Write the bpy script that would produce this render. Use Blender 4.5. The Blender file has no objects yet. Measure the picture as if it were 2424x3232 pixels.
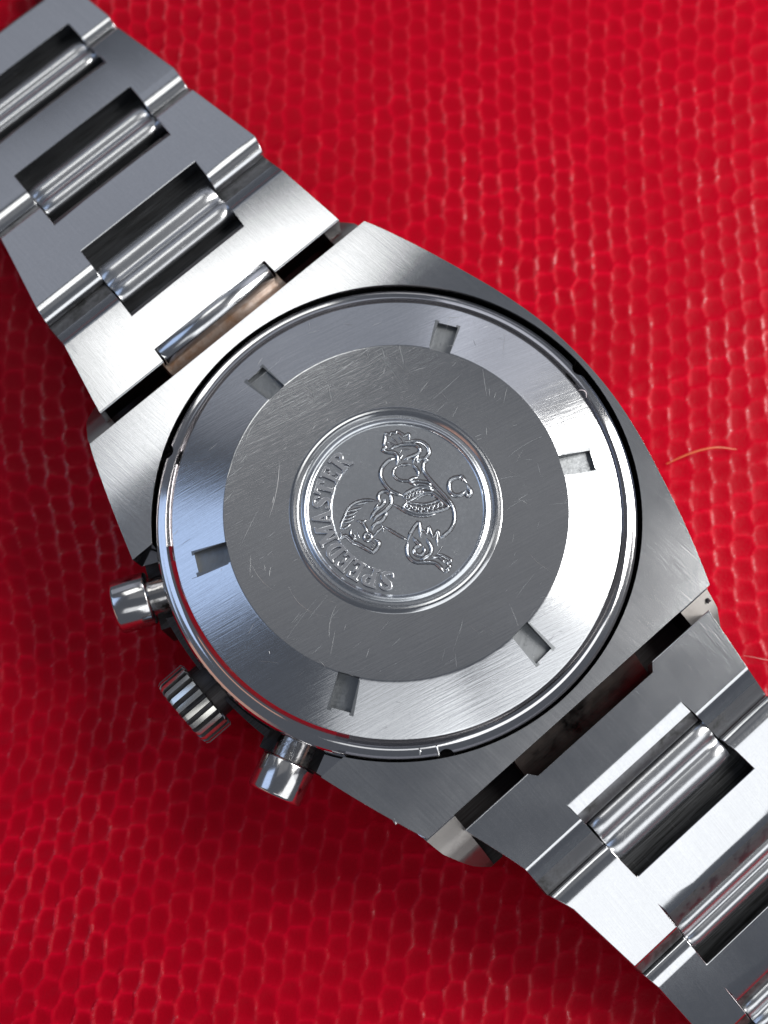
import bpy, bmesh, math, random
import numpy as np
from mathutils import Vector, Matrix

random.seed(4)
RNG = np.random.default_rng(7)
SC = bpy.context.scene
SC.unit_settings.scale_length = 0.0135      # one unit = 13.5 mm (radius of the flat disc on the case back)
COL = SC.collection
ANG = math.radians(41.2)                    # the watch lies turned on the leather
ZL = -1.06                                  # leather level

# ------------------------------------------------------------------ camera
def rot_wc(tilt, az):
    cx, sx, cz, sz = math.cos(tilt), math.sin(tilt), math.cos(az), math.sin(az)
    Rz = Matrix(((cz, -sz, 0), (sz, cz, 0), (0, 0, 1)))
    Rx = Matrix(((1, 0, 0), (0, cx, -sx), (0, sx, cx)))
    return Rz.transposed() @ Rx @ Rz
R = rot_wc(-0.24001724710922104, -0.09149856260586399)
cam_d = bpy.data.cameras.new('camera')
cam = bpy.data.objects.new('camera', cam_d)
COL.objects.link(cam)
cam.matrix_world = Matrix.Translation(R.transposed() @ Vector((-0.06623380467257366, -0.020117123245810775, 8.162260829528632))) @ R.transposed().to_4x4()
cam_d.sensor_fit = 'HORIZONTAL'
cam_d.sensor_width = 36
cam_d.lens = 36 * 4500 / 2424
cam_d.clip_start = 0.05
cam_d.clip_end = 500
cam_d.dof.use_dof = True
cam_d.dof.focus_distance = 8.2
cam_d.dof.aperture_fstop = 0.52
SC.camera = cam

# ------------------------------------------------------------------ world and lamps
world = bpy.data.worlds.new('World')
SC.world = world
world.use_nodes = True
bg = world.node_tree.nodes['Background']
bg.inputs[0].default_value = (0.62, 0.68, 0.80, 1)
bg.inputs[1].default_value = 0.17

def lamp(name, az, polar, dist, sx, sy, power, col, target=(0, 0, -0.3)):
    L = bpy.data.lights.new(name, 'AREA')
    L.shape = 'RECTANGLE'
    L.size, L.size_y, L.energy, L.color = sx, sy, power, col
    o = bpy.data.objects.new(name, L)
    COL.objects.link(o)
    a, p = math.radians(az), math.radians(polar)
    d = Vector((math.cos(a) * math.sin(p), math.sin(a) * math.sin(p), math.cos(p)))
    o.location = Vector(target) + d * dist
    o.rotation_euler = (-d).to_track_quat('-Z', 'Y').to_euler()
    return o
#LAMPS
def radiance_lamp(name, az, polar, dist, sx, sy, radiance, col):
    return lamp(name, az, polar, dist, sx, sy, radiance * math.pi * sx * sy, col)
radiance_lamp('key_window', 18, 50, 14, 7.5, 7.5, 15.0, (1.0, 0.985, 0.95))
radiance_lamp('side_window', -45, 52, 13, 12.0, 7.0, 1.55, (0.97, 0.99, 1.0))
radiance_lamp('far_fill', 66, 56, 13, 6.0, 5.0, 0.6, (0.88, 0.90, 1.0))  # unseen fill added to lift the upper right of the ring
radiance_lamp('sky_window', 176, 46, 13, 6.0, 6.5, 1.25, (0.50, 0.67, 1.0))
radiance_lamp('top_window', 118, 37, 13, 5.0, 3.6, 2.3, (1.0, 1.0, 0.97))
radiance_lamp('north_fill', 108, 62, 13, 15.0, 5.0, 0.31, (0.84, 0.88, 1.0))  # added wide fill that lightens the ring top and upper links
radiance_lamp('zenith_fill', 92, 12, 14, 8.0, 5.0, 0.13, (1.0, 0.97, 0.93))  # added overhead fill to brighten the flat disc
radiance_lamp('warm_fill', 218, 76, 12, 7.0, 2.6, 0.55, (1.0, 0.50, 0.32))  # added lamp standing in for a skin-toned reflection on the rim
radiance_lamp('low_fill', -88, 40, 13, 7.0, 3.6, 1.0, (0.97, 0.99, 1.0))  # fill added behind the camera to whiten the ring bottom
#ENDLAMPS

SC.view_settings.view_transform = 'Standard'
SC.view_settings.look = 'None'
SC.view_settings.exposure = 0.0
SC.view_settings.gamma = 1.0
SC.cycles.max_bounces = 8
SC.cycles.glossy_bounces = 6
SC.cycles.caustics_reflective = True
SC.cycles.sample_clamp_indirect = 6

# ------------------------------------------------------------------ node helpers
class NT:
    def __init__(s, name):
        s.m = bpy.data.materials.new(name)
        s.m.use_nodes = True
        s.n, s.l = s.m.node_tree.nodes, s.m.node_tree.links
        s.b = s.n['Principled BSDF']
    def add(s, t, **kw):
        q = s.n.new(t)
        for k, v in kw.items():
            if k.startswith('i_'):
                key = k[2:]
                key = int(key) if key.isdigit() else key.replace('_', ' ')
                q.inputs[key].default_value = v
            else:
                setattr(q, k, v)
        return q
    def link(s, a, b):
        s.l.new(a, b)
    def math(s, op, a, b=None, clamp=False):
        q = s.add('ShaderNodeMath', operation=op)
        q.use_clamp = clamp
        for i, v in ((0, a), (1, b)):
            if v is None: continue
            if isinstance(v, (int, float)): q.inputs[i].default_value = v
            else: s.link(v, q.inputs[i])
        return q.outputs[0]
    def remap(s, v, a, b, c=0.0, d=1.0):
        q = s.add('ShaderNodeMapRange')
        s.link(v, q.inputs[0])
        for i, x in enumerate((a, b, c, d)): q.inputs[i + 1].default_value = x
        return q.outputs[0]
    def noise(s, vec, scale, detail=2, rough=0.5, dist=0.0):
        q = s.add('ShaderNodeTexNoise')
        q.inputs['Scale'].default_value = scale
        q.inputs['Detail'].default_value = detail
        q.inputs['Roughness'].default_value = rough
        q.inputs['Distortion'].default_value = dist
        s.link(vec, q.inputs['Vector'])
        return q.outputs['Fac']
    def mapping(s, vec, rz=0.0, sc=(1, 1, 1), loc=(0, 0, 0)):
        # rotate first, then stretch
        a = s.add('ShaderNodeMapping')
        a.inputs['Rotation'].default_value = (0, 0, rz)
        a.inputs['Location'].default_value = loc
        s.link(vec, a.inputs['Vector'])
        b = s.add('ShaderNodeMapping')
        b.inputs['Scale'].default_value = sc
        s.link(a.outputs[0], b.inputs['Vector'])
        return b.outputs[0]
    def mix(s, fac, a, b):
        q = s.add('ShaderNodeMix', data_type='RGBA')
        if isinstance(fac, float): q.inputs[0].default_value = fac
        else: s.link(fac, q.inputs[0])
        for i, v in ((6, a), (7, b)):
            if isinstance(v, tuple): q.inputs[i].default_value = v
            else: s.link(v, q.inputs[i])
        return q.outputs[2]

def scratch_mask(t, pos, density=1.0, seeds=(0.4, 1.3, 2.2, 2.9, 0.9)):
    """thin bright hairline scratches: stretched noise cut at a narrow band, broken up by a second noise"""
    out = None
    for i, a in enumerate(seeds):
        v = t.mapping(pos, a + 0.17 * i, (1.1, 26, 1), (i * 3.7, i * 1.9, 0))
        n = t.noise(v, 1.6, 2, 0.5, 0.5)
        line = t.remap(t.math('ABSOLUTE', t.math('SUBTRACT', n, 0.5)), 0.0, 0.003, 1, 0)
        gate = t.remap(t.noise(t.mapping(pos, 0.3 * i, (1, 1, 1), (i * 7.1, 2 + i * 5.3, 0)), 5.0, 1), 0.66, 0.70, 0, 1)
        m = t.math('MULTIPLY', line, gate)
        out = m if out is None else t.math('MAXIMUM', out, m)
    return out

def steel(name, base=(0.63, 0.635, 0.65), rough=0.27, aniso=0.6, brush=0.0, streak=0.5, scratch=0.3, wear=0.0,
          stain=None, fine=140):
    """brush = direction of the brush lines in the watch's own axes (radians)"""
    t = NT(name)
    pos = t.add('ShaderNodeTexCoord').outputs['Object']
    b = t.b
    b.inputs['Metallic'].default_value = 1.0
    b.inputs['Anisotropic'].default_value = aniso
    wdir = brush + ANG + math.pi / 2            # roughness spreads across the lines
    tg = t.add('ShaderNodeCombineXYZ')
    tg.inputs[0].default_value, tg.inputs[1].default_value = math.cos(wdir), math.sin(wdir)
    t.link(tg.outputs[0], b.inputs['Tangent'])
    st = t.noise(t.mapping(pos, -brush, (3.0, fine, 3)), 1.0, 3, 0.6)
    st2 = t.noise(t.mapping(pos, -brush + 0.05, (5.0, fine * .4, 5), (3, 1, 2)), 1.0, 2, 0.6)
    big = t.noise(pos, 2.2, 4, 0.6)
    gr = t.noise(pos, 60, 2, 0.6)
    h = t.math('ADD', st, t.math('MULTIPLY', st2, 0.6))
    sm = scratch_mask(t, pos)
    h2 = t.math('ADD', t.math('MULTIPLY', h, streak), t.math('MULTIPLY', sm, scratch * 2))
    bump = t.add('ShaderNodeBump')
    bump.inputs['Strength'].default_value = 0.35
    bump.inputs['Distance'].default_value = 0.0022
    t.link(h2, bump.inputs['Height'])
    t.link(bump.outputs[0], b.inputs['Normal'])
    r = t.math('ADD', t.remap(big, 0.3, 0.7, rough - 0.012, rough + 0.016), t.remap(st2, 0.3, 0.7, -0.02 * streak, 0.03 * streak))
    r = t.math('ADD', r, t.math('MULTIPLY', sm, 0.25 * min(1, scratch * 2)))
    if wear: r = t.math('ADD', r, t.remap(gr, 0.35, 0.75, 0, wear))
    t.link(r, b.inputs['Roughness'])
    bc = tuple(base) + (1,)
    dk = tuple(x * 0.88 for x in base) + (1,)
    c = t.mix(t.remap(t.math('MULTIPLY', big, gr), 0.15, 0.4, 0.45, 1.0), dk, bc)
    c = t.mix(t.remap(st, 0.35, 0.62, 0.0, 0.20 * min(1, streak * 2.5)), c, (0.30, 0.31, 0.33, 1))
    c = t.mix(t.math('MULTIPLY', sm, min(1.0, scratch * 1.6)), c, (0.86, 0.87, 0.88, 1))
    if stain:
        col, lo, hi = stain
        msk = t.remap(t.math('ADD', t.math('MULTIPLY', big, 0.6), t.math('MULTIPLY', t.noise(pos, 14, 4, 0.65), 0.4)), lo, hi)
        c = t.mix(msk, c, tuple(col) + (1,))
        b2 = t.math('SUBTRACT', 1.0, t.math('MULTIPLY', msk, 0.75))
        t.link(b2, b.inputs['Metallic'])
    t.link(c, b.inputs['Base Color'])
    return t.m

TDIR = math.pi / 2          # along the bracelet
M_LINK = steel('brushed_steel_link', rough=0.15, aniso=0.5, brush=TDIR, streak=0.28, scratch=0.0, fine=260)
M_CASE = steel('brushed_steel_case', rough=0.20, aniso=0.6, brush=TDIR + 0.12, streak=0.34, scratch=0.0, fine=200)
M_BACK = steel('brushed_steel_back', rough=0.18, aniso=0.35, brush=math.radians(27) - ANG, streak=0.6, scratch=0.0, fine=170)
M_MEDAL = steel('matte_stamped_steel', base=(0.62, 0.64, 0.67), rough=0.24, aniso=0.0, streak=0.06, scratch=0.05, wear=0.03)
M_PUSH = steel('polished_pusher_steel', base=(0.66, 0.65, 0.65), rough=0.14, aniso=0.0, streak=0.1, scratch=0.1)
M_LUG = steel('dull_lug_steel', base=(0.30, 0.28, 0.265), rough=0.36, aniso=0.0, streak=0.2, scratch=0.1, wear=0.1)
M_POL = steel('polished_steel', base=(0.68, 0.67, 0.68), rough=0.09, aniso=0.0, streak=0.02, scratch=0.0)
M_CROWN = steel('crown_steel', base=(0.80, 0.78, 0.72), rough=0.26, aniso=0.0, streak=0.2, scratch=0.0)
M_SATIN = steel('satin_steel', rough=0.19, aniso=0.4, brush=0.0, streak=0.2, scratch=0.0)
M_DARK = steel('grimy_steel', base=(0.30, 0.29, 0.28), rough=0.42, aniso=0.0, streak=0.3, scratch=0.1,
               stain=((0.035, 0.03, 0.025), 0.40, 0.60))
M_GROOVE_SHADE = steel('groove_shade_steel', base=(0.20, 0.20, 0.21), rough=0.30, aniso=0.0, streak=0.2, scratch=0.0,
               stain=((0.03, 0.03, 0.03), 0.45, 0.60))  # dark base paints shade into link creases, pocket lips and crown flutes
M_TAN = steel('tan_stained_steel', base=(0.54, 0.47, 0.42), rough=0.34, aniso=0.0, streak=0.3, scratch=0.0,
               stain=((0.21, 0.115, 0.065), 0.36, 0.60))
M_RUSTD = steel('dark_rust_stained_steel', base=(0.12, 0.105, 0.10), rough=0.30, aniso=0.0, streak=0.3, scratch=0.0,
               stain=((0.07, 0.05, 0.04), 0.40, 0.80))
M_RUST = steel('rust_stained_steel', base=(0.55, 0.48, 0.42), rough=0.3, aniso=0.0, streak=0.3, scratch=0.1,
               stain=((0.10, 0.05, 0.03), 0.36, 0.54))

# ------------------------------------------------------------------ object helpers
def empty(name, loc=(0, 0, 0), rz=0.0):
    o = bpy.data.objects.new(name, None)
    COL.objects.link(o)
    o.location, o.rotation_euler = loc, (0, 0, rz)
    o.empty_display_size = 0.1
    return o

def mesh_obj(name, verts, faces, mats, parent=None, sharp=35, mat_idx=None, smooth=True):
    me = bpy.data.meshes.new(name)
    me.from_pydata([tuple(map(float, v)) for v in verts], [], faces)
    bm = bmesh.new(); bm.from_mesh(me)
    bmesh.ops.recalc_face_normals(bm, faces=bm.faces)
    bm.to_mesh(me); bm.free()
    for m in (mats if isinstance(mats, (list, tuple)) else [mats]): me.materials.append(m)
    if mat_idx is not None:
        for p, i in zip(me.polygons, mat_idx): p.material_index = i
    o = bpy.data.objects.new(name, me)
    COL.objects.link(o)
    o.parent = parent
    finish(o, sharp, smooth)
    return o

def finish(o, sharp=35, smooth=True):
    me = o.data
    me.polygons.foreach_set('use_smooth', [smooth] * len(me.polygons))
    if smooth: me.set_sharp_from_angle(angle=math.radians(sharp))
    me.update()

def apply_mods(o):
    bpy.context.view_layer.update()
    dg = bpy.context.evaluated_depsgraph_get()
    me = bpy.data.meshes.new_from_object(o.evaluated_get(dg))
    nm = o.data.name
    old = o.data
    o.modifiers.clear()
    o.data = me
    bpy.data.meshes.remove(old)
    me.name = nm

def boolean(o, cutters, op='DIFFERENCE'):
    for c in cutters:
        c.parent = o.parent
        m = o.modifiers.new('b', 'BOOLEAN')
        m.operation, m.object, m.solver = op, c, 'EXACT'
    apply_mods(o)
    for c in cutters:
        me = c.data
        bpy.data.objects.remove(c)
        bpy.data.meshes.remove(me)

def bevel(o, w=0.012, seg=2, ang=38):
    m = o.modifiers.new('v', 'BEVEL')
    m.width, m.segments, m.limit_method, m.angle_limit = w, seg, 'ANGLE', math.radians(ang)
    m.harden_normals = False
    apply_mods(o)

def weighted(o):
    m = o.modifiers.new('w', 'WEIGHTED_NORMAL')
    m.mode, m.weight, m.keep_sharp, m.thresh = 'FACE_AREA', 80, True, 0.001
    apply_mods(o)

def prism_z(poly, z0, z1):
    n = len(poly)
    v = [(x, y, z0) for x, y in poly] + [(x, y, z1) for x, y in poly]
    f = [tuple(range(n - 1, -1, -1)), tuple(range(n, 2 * n))] + [(i, (i + 1) % n, n + (i + 1) % n, n + i) for i in range(n)]
    return v, f

def box(x0, x1, y0, y1, z0, z1):
    return prism_z([(x0, y0), (x1, y0), (x1, y1), (x0, y1)], z0, z1)

def cyl(p0, p1, prof, seg=48, ribs=None):
    """surface of revolution about the axis p0->p1; prof = [(distance along, radius)...]"""
    p0, p1 = Vector(p0), Vector(p1)
    ax = (p1 - p0).normalized()
    u = ax.cross(Vector((0, 0, 1)))
    u = u.normalized() if u.length > 1e-6 else Vector((1, 0, 0))
    w = ax.cross(u)
    v, f = [], []
    for d, r in prof:
        for k in range(seg):
            a = 2 * math.pi * k / seg
            rr = r * (ribs(k) if ribs and r > 0.1 else 1.0)
            v.append(p0 + ax * d + (u * math.cos(a) + w * math.sin(a)) * rr)
    for i in range(len(prof) - 1):
        for k in range(seg):
            f.append((i * seg + k, i * seg + (k + 1) % seg, (i + 1) * seg + (k + 1) % seg, (i + 1) * seg + k))
    f.append(tuple(range(seg)))
    f.append(tuple((len(prof) - 1) * seg + k for k in range(seg - 1, -1, -1)))
    return v, f

def interp(x, pts):
    xs, ys = zip(*pts)
    return float(np.interp(x, xs, ys))

def w2l(x, y):
    """photo-aligned ground axes -> the watch's own axes"""
    c, s = math.cos(ANG), math.sin(ANG)
    return x * c + y * s, -x * s + y * c

# ================================================================== the leather
def leather():
    def axis(lo, hi, flo, fhi, d, D):
        return np.unique(np.round(np.concatenate([np.arange(lo, flo, D), np.arange(flo, fhi, d), np.arange(fhi, hi + D, D)]), 5))
    xs = axis(-14, 14, -3.25, 3.6, 0.0125, 0.10)
    ys = axis(-12, 16, -3.7, 5.4, 0.0125, 0.10)
    X, Y = np.meshgrid(xs, ys)
    # scale rows wander and fan out a little
    WX = X - 0.17 * np.minimum(Y + 0.9, 0) * np.exp(-np.maximum(0, -Y - 3.5)) + 0.05 * np.sin(0.8 * Y + 0.8) + 0.025 * np.sin(1.9 * Y + X)
    WX = WX + 0.30 * np.exp(-((X + 2.7) / 0.9) ** 2) * (Y - 0.1) * np.exp(-((Y + .2) / 1.5) ** 2)
    WX = WX + 0.005 * np.sin(17 * Y + 5 * np.sin(6 * X)) + 0.003 * np.sin(31 * X + 23 * Y)
    WY = Y - 0.46 * X + 0.06 * np.sin(0.8 * X + 0.4) + 0.03 * np.sin(1.9 * X - 0.7 * Y) + 0.005 * np.sin(19 * X + 4 * np.sin(7 * Y)) + 0.003 * np.sin(37 * Y - 21 * X)
    PX, PY = 0.126, 0.142
    c0 = np.floor(WX / PX)
    def h2(i, j, k):
        v = np.sin(i * 127.1 + j * 311.7 + k * 74.7) * 43758.5453
        return v - np.floor(v)
    F1 = np.full(X.shape, 9.0); F2 = np.full(X.shape, 9.0); CH = np.zeros(X.shape); ROW = np.zeros(X.shape); BX = np.zeros(X.shape); BY = np.zeros(X.shape)
    for di in (-1, 0, 1, 2):
        ci = c0 + di
        off = 0.06 * h2(ci, 0 * ci, 9)
        r0 = np.floor(WY / PY - off)
        for dj in (-2, -1, 0, 1, 2):
            rj = r0 + dj
            cx = (ci + 0.20 * (h2(ci, rj, 1) - .5)) * PX
            cy = (rj + off + 0.24 * (h2(ci, rj, 2) - .5)) * PY
            dx = (WX - cx) / PX
            dy = (WY - cy + 0.46 * (WX - cx)) / PY          # undo the shear: round scales on slanting rows
            d = (np.abs(dx * 1.06) ** 2.2 + np.abs(dy) ** 2.2) ** (1 / 2.2)
            closer = d < F1
            F2 = np.where(closer, F1, np.minimum(F2, d))
            CH = np.where(closer, h2(ci, rj, 3), CH)
            ROW = np.where(closer, h2(0 * rj, rj, 5), ROW)
            BX = np.where(closer, dx, BX); BY = np.where(closer, dy, BY)
            F1 = np.where(closer, d, F1)
    e = F2 - F1                                             # 0 on the seams between scales
    ridge = np.exp(-(e / (0.12 + 0.05 * CH)) ** 2)
    amp = 0.55 + 0.45 * np.sin(1.3 * X + 0.9 * Y + 1.0) * np.sin(0.7 * X - 1.1 * Y) 
    amp = np.clip(amp * (0.75 + 0.4 * np.sin(3.1 * X + 1.3 * np.sin(2.3 * Y))) + 0.5 * (CH - .5), 0.18, 1.1)
    side = np.abs(BX) / (np.abs(BX) + np.abs(BY) + .05)        # 1 on the seams that run up and down
    dome = np.clip(1 - (F1 / 0.42) ** 2, 0, 1)
    up = np.clip(0.5 + 1.4 * BY / (np.abs(BX) + np.abs(BY) + .05), 0, 1)     # 1 towards the upper rim of each scale
    Z = 0.0105 * ridge * amp * ((0.15 + 0.45 * ROW) * up + 1.35 * side ** 1.5) - 0.0025 * dome + 0.006 * (CH - .5) * (1 - ridge) + 0.0045 * (BY + .3 * BX) * (1 - 0.7 * ridge)
    # soft undulation and a few long creases
    Z += 0.007 * np.maximum(0, np.sin((WY + 0.04 * np.sin(3 * X)) * 2 * math.pi / (PY * 3.0) + 2 * np.sin(.8 * X))) ** 6 * (0.5 + 0.5 * np.sin(1.1 * X + Y))
    Z += 0.012 * np.sin(0.9 * X + 0.4 * np.sin(Y)) * np.sin(0.6 * Y + 1.2)
    far = (np.abs(X - 0.1) > 3.7) | (Y > 5.6) | (Y < -3.9)
    Z = np.where(far, 0.004, Z) + ZL
    ny, nx = X.shape
    co = np.stack([X, Y, Z], -1).reshape(-1, 3).astype(np.float32)
    i = np.arange(ny - 1)[:, None] * nx + np.arange(nx - 1)[None, :]
    q = np.stack([i, i + 1, i + nx + 1, i + nx], -1).reshape(-1, 4).astype(np.int32)
    me = bpy.data.meshes.new('leather_surface')
    me.vertices.add(len(co)); me.vertices.foreach_set('co', co.ravel())
    me.loops.add(q.size); me.loops.foreach_set('vertex_index', q.ravel())
    me.polygons.add(len(q)); me.polygons.foreach_set('loop_start', np.arange(len(q), dtype=np.int32) * 4)
    me.update(calc_edges=True)
    me.polygons.foreach_set('use_smooth', np.ones(len(q), bool))
    gate = np.clip((CH - .25) * 3, 0.1, 1)
    at = me.attributes.new('lit_net', 'FLOAT', 'POINT')
    at.data.foreach_set('value', np.clip(0.30 * np.exp(-(e / 0.42) ** 2) + 0.75 * np.exp(-(e / 0.24) ** 2) * up * (.45 + .55 * amp) * (.55 + .95 * ROW ** 2), 0, 1).ravel().astype(np.float32))
    at = me.attributes.new('gloss', 'FLOAT', 'POINT')
    at.data.foreach_set('value', np.clip(ridge * side ** 2.5 * np.clip(amp, .4, 1) * gate * 1.9, 0, 1).ravel().astype(np.float32))
    at = me.attributes.new('tone', 'FLOAT', 'POINT')
    at.data.foreach_set('value', CH.ravel().astype(np.float32))
    t = NT('red_embossed_leather')
    pos = t.add('ShaderNodeTexCoord').outputs['Object']
    gloss = t.add('ShaderNodeAttribute', attribute_name='gloss').outputs['Fac']
    tone = t.add('ShaderNodeAttribute', attribute_name='tone').outputs['Fac']
    big = t.noise(pos, 1.4, 4, 0.6)
    fine = t.noise(pos, 45, 3, 0.6)
    lit_net = t.add('ShaderNodeAttribute', attribute_name='lit_net').outputs['Fac']
    c = t.mix(lit_net, (0.33, 0.0006, 0.009, 1), (0.53, 0.0008, 0.017, 1))  # lighter red towards upper scale rims paints the light they catch
    c = t.mix(t.math('MULTIPLY', t.remap(tone, 0, 1, 0, 0.4), t.remap(big, 0.3, 0.7)), c, (0.27, 0.0008, 0.006, 1))
    t.link(c, t.b.inputs['Base Color'])
    t.link(t.math('SUBTRACT', t.remap(fine, 0.3, 0.7, 0.28, 0.40), t.math('MULTIPLY', gloss, 0.10)), t.b.inputs['Roughness'])
    t.link(t.remap(gloss, 0, 1, 0.05, 1.0), t.b.inputs['Specular IOR Level'])
    t.b.inputs['Coat Weight'].default_value = 0.0
    t.b.inputs['Coat Roughness'].default_value = 0.16
    t.b.inputs['Subsurface Weight'].default_value = 0.0
    bp = t.add('ShaderNodeBump')
    bp.inputs['Strength'].default_value = 0.35
    bp.inputs['Distance'].default_value = 0.006
    t.link(t.math('ADD', fine, t.math('MULTIPLY', t.noise(pos, 150, 2, 0.6), 0.5)), bp.inputs['Height'])
    t.link(bp.outputs[0], t.b.inputs['Normal'])
    me.materials.append(t.m)
    o = bpy.data.objects.new('leather_surface', me)
    COL.objects.link(o)
    o['kind'] = 'structure'
    o['label'] = 'red glossy leather embossed with small snakeskin scales'
    return o
leather()

# ================================================================== the watch
WATCH = empty('wristwatch', (0, 0, 0), ANG)
WATCH['category'] = 'wristwatch'
WATCH['label'] = 'steel chronograph wristwatch lying face down on red leather, engraved case back up'

M_PIT = steel('unlit_recess_steel', base=(0.05, 0.045, 0.045), rough=0.55, aniso=0.0, streak=0.2, scratch=0.0)  # near-black base puts the shade of gaps and recesses into the colour

# ---- case
HALF = [(-1.9, .9), (-1.5, 1.085), (-1.15, 1.215), (-.9, 1.295), (-.6, 1.385), (-.3, 1.445), (0, 1.462), (.3, 1.445), (.6, 1.385), (.9, 1.295), (1.15, 1.215), (1.53, 1.085), (1.9, .9)]
def half(t):
    # smooth the polyline a little
    return sum(interp(t + d, HALF) for d in (-.12, -.06, 0, .06, .12)) / 5
def ztop(t):
    a = max(0.0, abs(t) - 0.95)
    return -0.125 - 0.125 * a * a

def strip_body(ts, hw, zt, zb):
    v, f = [], []
    n = 9
    for t in ts:
        w = hw(t)
        for k in range(n):
            s = -1 + 2 * k / (n - 1)
            v.append((w * s, t, zt(t)))
    m = len(ts)
    for t in ts:
        w = hw(t)
        for k in range(n):
            s = -1 + 2 * k / (n - 1)
            v.append((w * s * 0.97, t, zb))
    o = m * n
    for i in range(m - 1):
        for k in range(n - 1):
            a = i * n + k
            f.append((a, a + 1, a + n + 1, a + n))
            f.append((o + a, o + a + n, o + a + n + 1, o + a + 1))
        f.append((i * n, (i + 1) * n, o + (i + 1) * n, o + i * n))
        a = i * n + n - 1
        f.append((a, o + a, o + a + n, a + n))
    for k in range(n - 1):
        f.append((k, o + k, o + k + 1, k + 1))
        a = (m - 1) * n + k
        f.append((a, a + 1, o + a + 1, o + a))
    return v, f

def build_case():
    ts = list(np.linspace(-1.50, 1.53, 62))
    case = mesh_obj('case', *strip_body(ts, half, ztop, -1.03), [M_CASE, M_POL, M_PIT, M_LUG], WATCH)
    case['label'] = 'brushed steel tonneau case with lugs'
    # lug horns reaching out under the end links
    adds = []
    for sg in (1, -1):
        tt = list(np.linspace(1.35, 1.86, 14))
        hw = lambda t: interp(abs(t), [(1.35, 1.12), (1.5, 1.092), (1.62, 1.07), (1.74, 1.01), (1.80, .97), (1.86, .90)])
        zt = lambda t: interp(abs(t), [(1.35, -.36), (1.5, -.30), (1.62, -.33), (1.75, -.42), (1.86, -.60)])
        adds.append(mesh_obj('x', *strip_body([sg * t for t in tt], hw, zt, -1.0), M_POL))
    boolean(case, adds, 'UNION')
    cuts = [mesh_obj('x', *cyl((0, 0, -0.40), (0, 0, 1), [(0, 1.427), (1.4, 1.427)], 160), M_POL)]
    cuts.append(mesh_obj('x', *box(-2.2, -.9, -.86, .80, -.37, .5), M_POL))
    for sg in (1, -1):
        cuts.append(mesh_obj('x', *box(-.88, .88, *(sorted((sg * (1.53 if sg > 0 else 1.50), sg * 2.2))), -.62, .3), M_DARK))
        a = math.radians(180 - sg * 25)
        d = Vector((math.cos(a), math.sin(a), 0))
        cuts.append(mesh_obj('x', *cyl(d * 1.34 + Vector((0, 0, -.46)), d * 2 + Vector((0, 0, -.46)), [(0, .195), (.7, .195)], 40), M_DARK))
    boolean(case, cuts)
    bevel(case, 0.017, 3, 40)
    finish(case, 32)
    me = case.data
    for p in me.polygons:
        n, c = p.normal, p.center
        mi = 1
        if n.z > 0.93 and c.z > -.26: mi = 0
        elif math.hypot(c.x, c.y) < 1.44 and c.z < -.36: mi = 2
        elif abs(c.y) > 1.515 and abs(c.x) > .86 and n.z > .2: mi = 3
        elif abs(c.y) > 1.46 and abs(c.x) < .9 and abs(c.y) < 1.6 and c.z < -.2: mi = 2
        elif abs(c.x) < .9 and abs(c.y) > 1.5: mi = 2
        p.material_index = mi
    weighted(case)
    return case
build_case()

# ---- case back
def revolve(prof, seg=288):
    v, f = [], []
    v.append((0, 0, prof[0][1]))
    for r, z in prof[1:]:
        for k in range(seg):
            a = 2 * math.pi * k / seg
            v.append((r * math.cos(a), r * math.sin(a), z))
    for k in range(seg): f.append((0, 1 + k, 1 + (k + 1) % seg))
    for i in range(len(prof) - 2):
        b = 1 + i * seg
        for k in range(seg):
            f.append((b + k, b + seg + k, b + seg + (k + 1) % seg, b + (k + 1) % seg))
    b = 1 + (len(prof) - 2) * seg
    f.append(tuple(b + k for k in range(seg)))
    return v, f
BACK = [(0, -.012), (.30, -.012), (.500, -.012), (.506, -.009), (.512, -.001), (.520, .0035), (.528, .001), (.536, -.006), (.545, -.009),
        (.557, -.008), (.564, 0), (.574, .009), (.585, .012), (.596, .010), (.605, .003), (.611, 0), (.80, 0), (.985, 0), (.994, -.0015), (1.002, -.005),
        (1.10, -.039), (1.20, -.074), (1.293, -.106), (1.302, -.110), (1.306, -.115), (1.309, -.121), (1.320, -.135), (1.335, -.152), (1.347, -.161),
        (1.360, -.166), (1.376, -.168), (1.392, -.171), (1.405, -.180), (1.414, -.196), (1.419, -.225), (1.421, -.60)]
NOTCH = [math.radians(14.8 + 60 * k) - ANG for k in range(6)]
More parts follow.
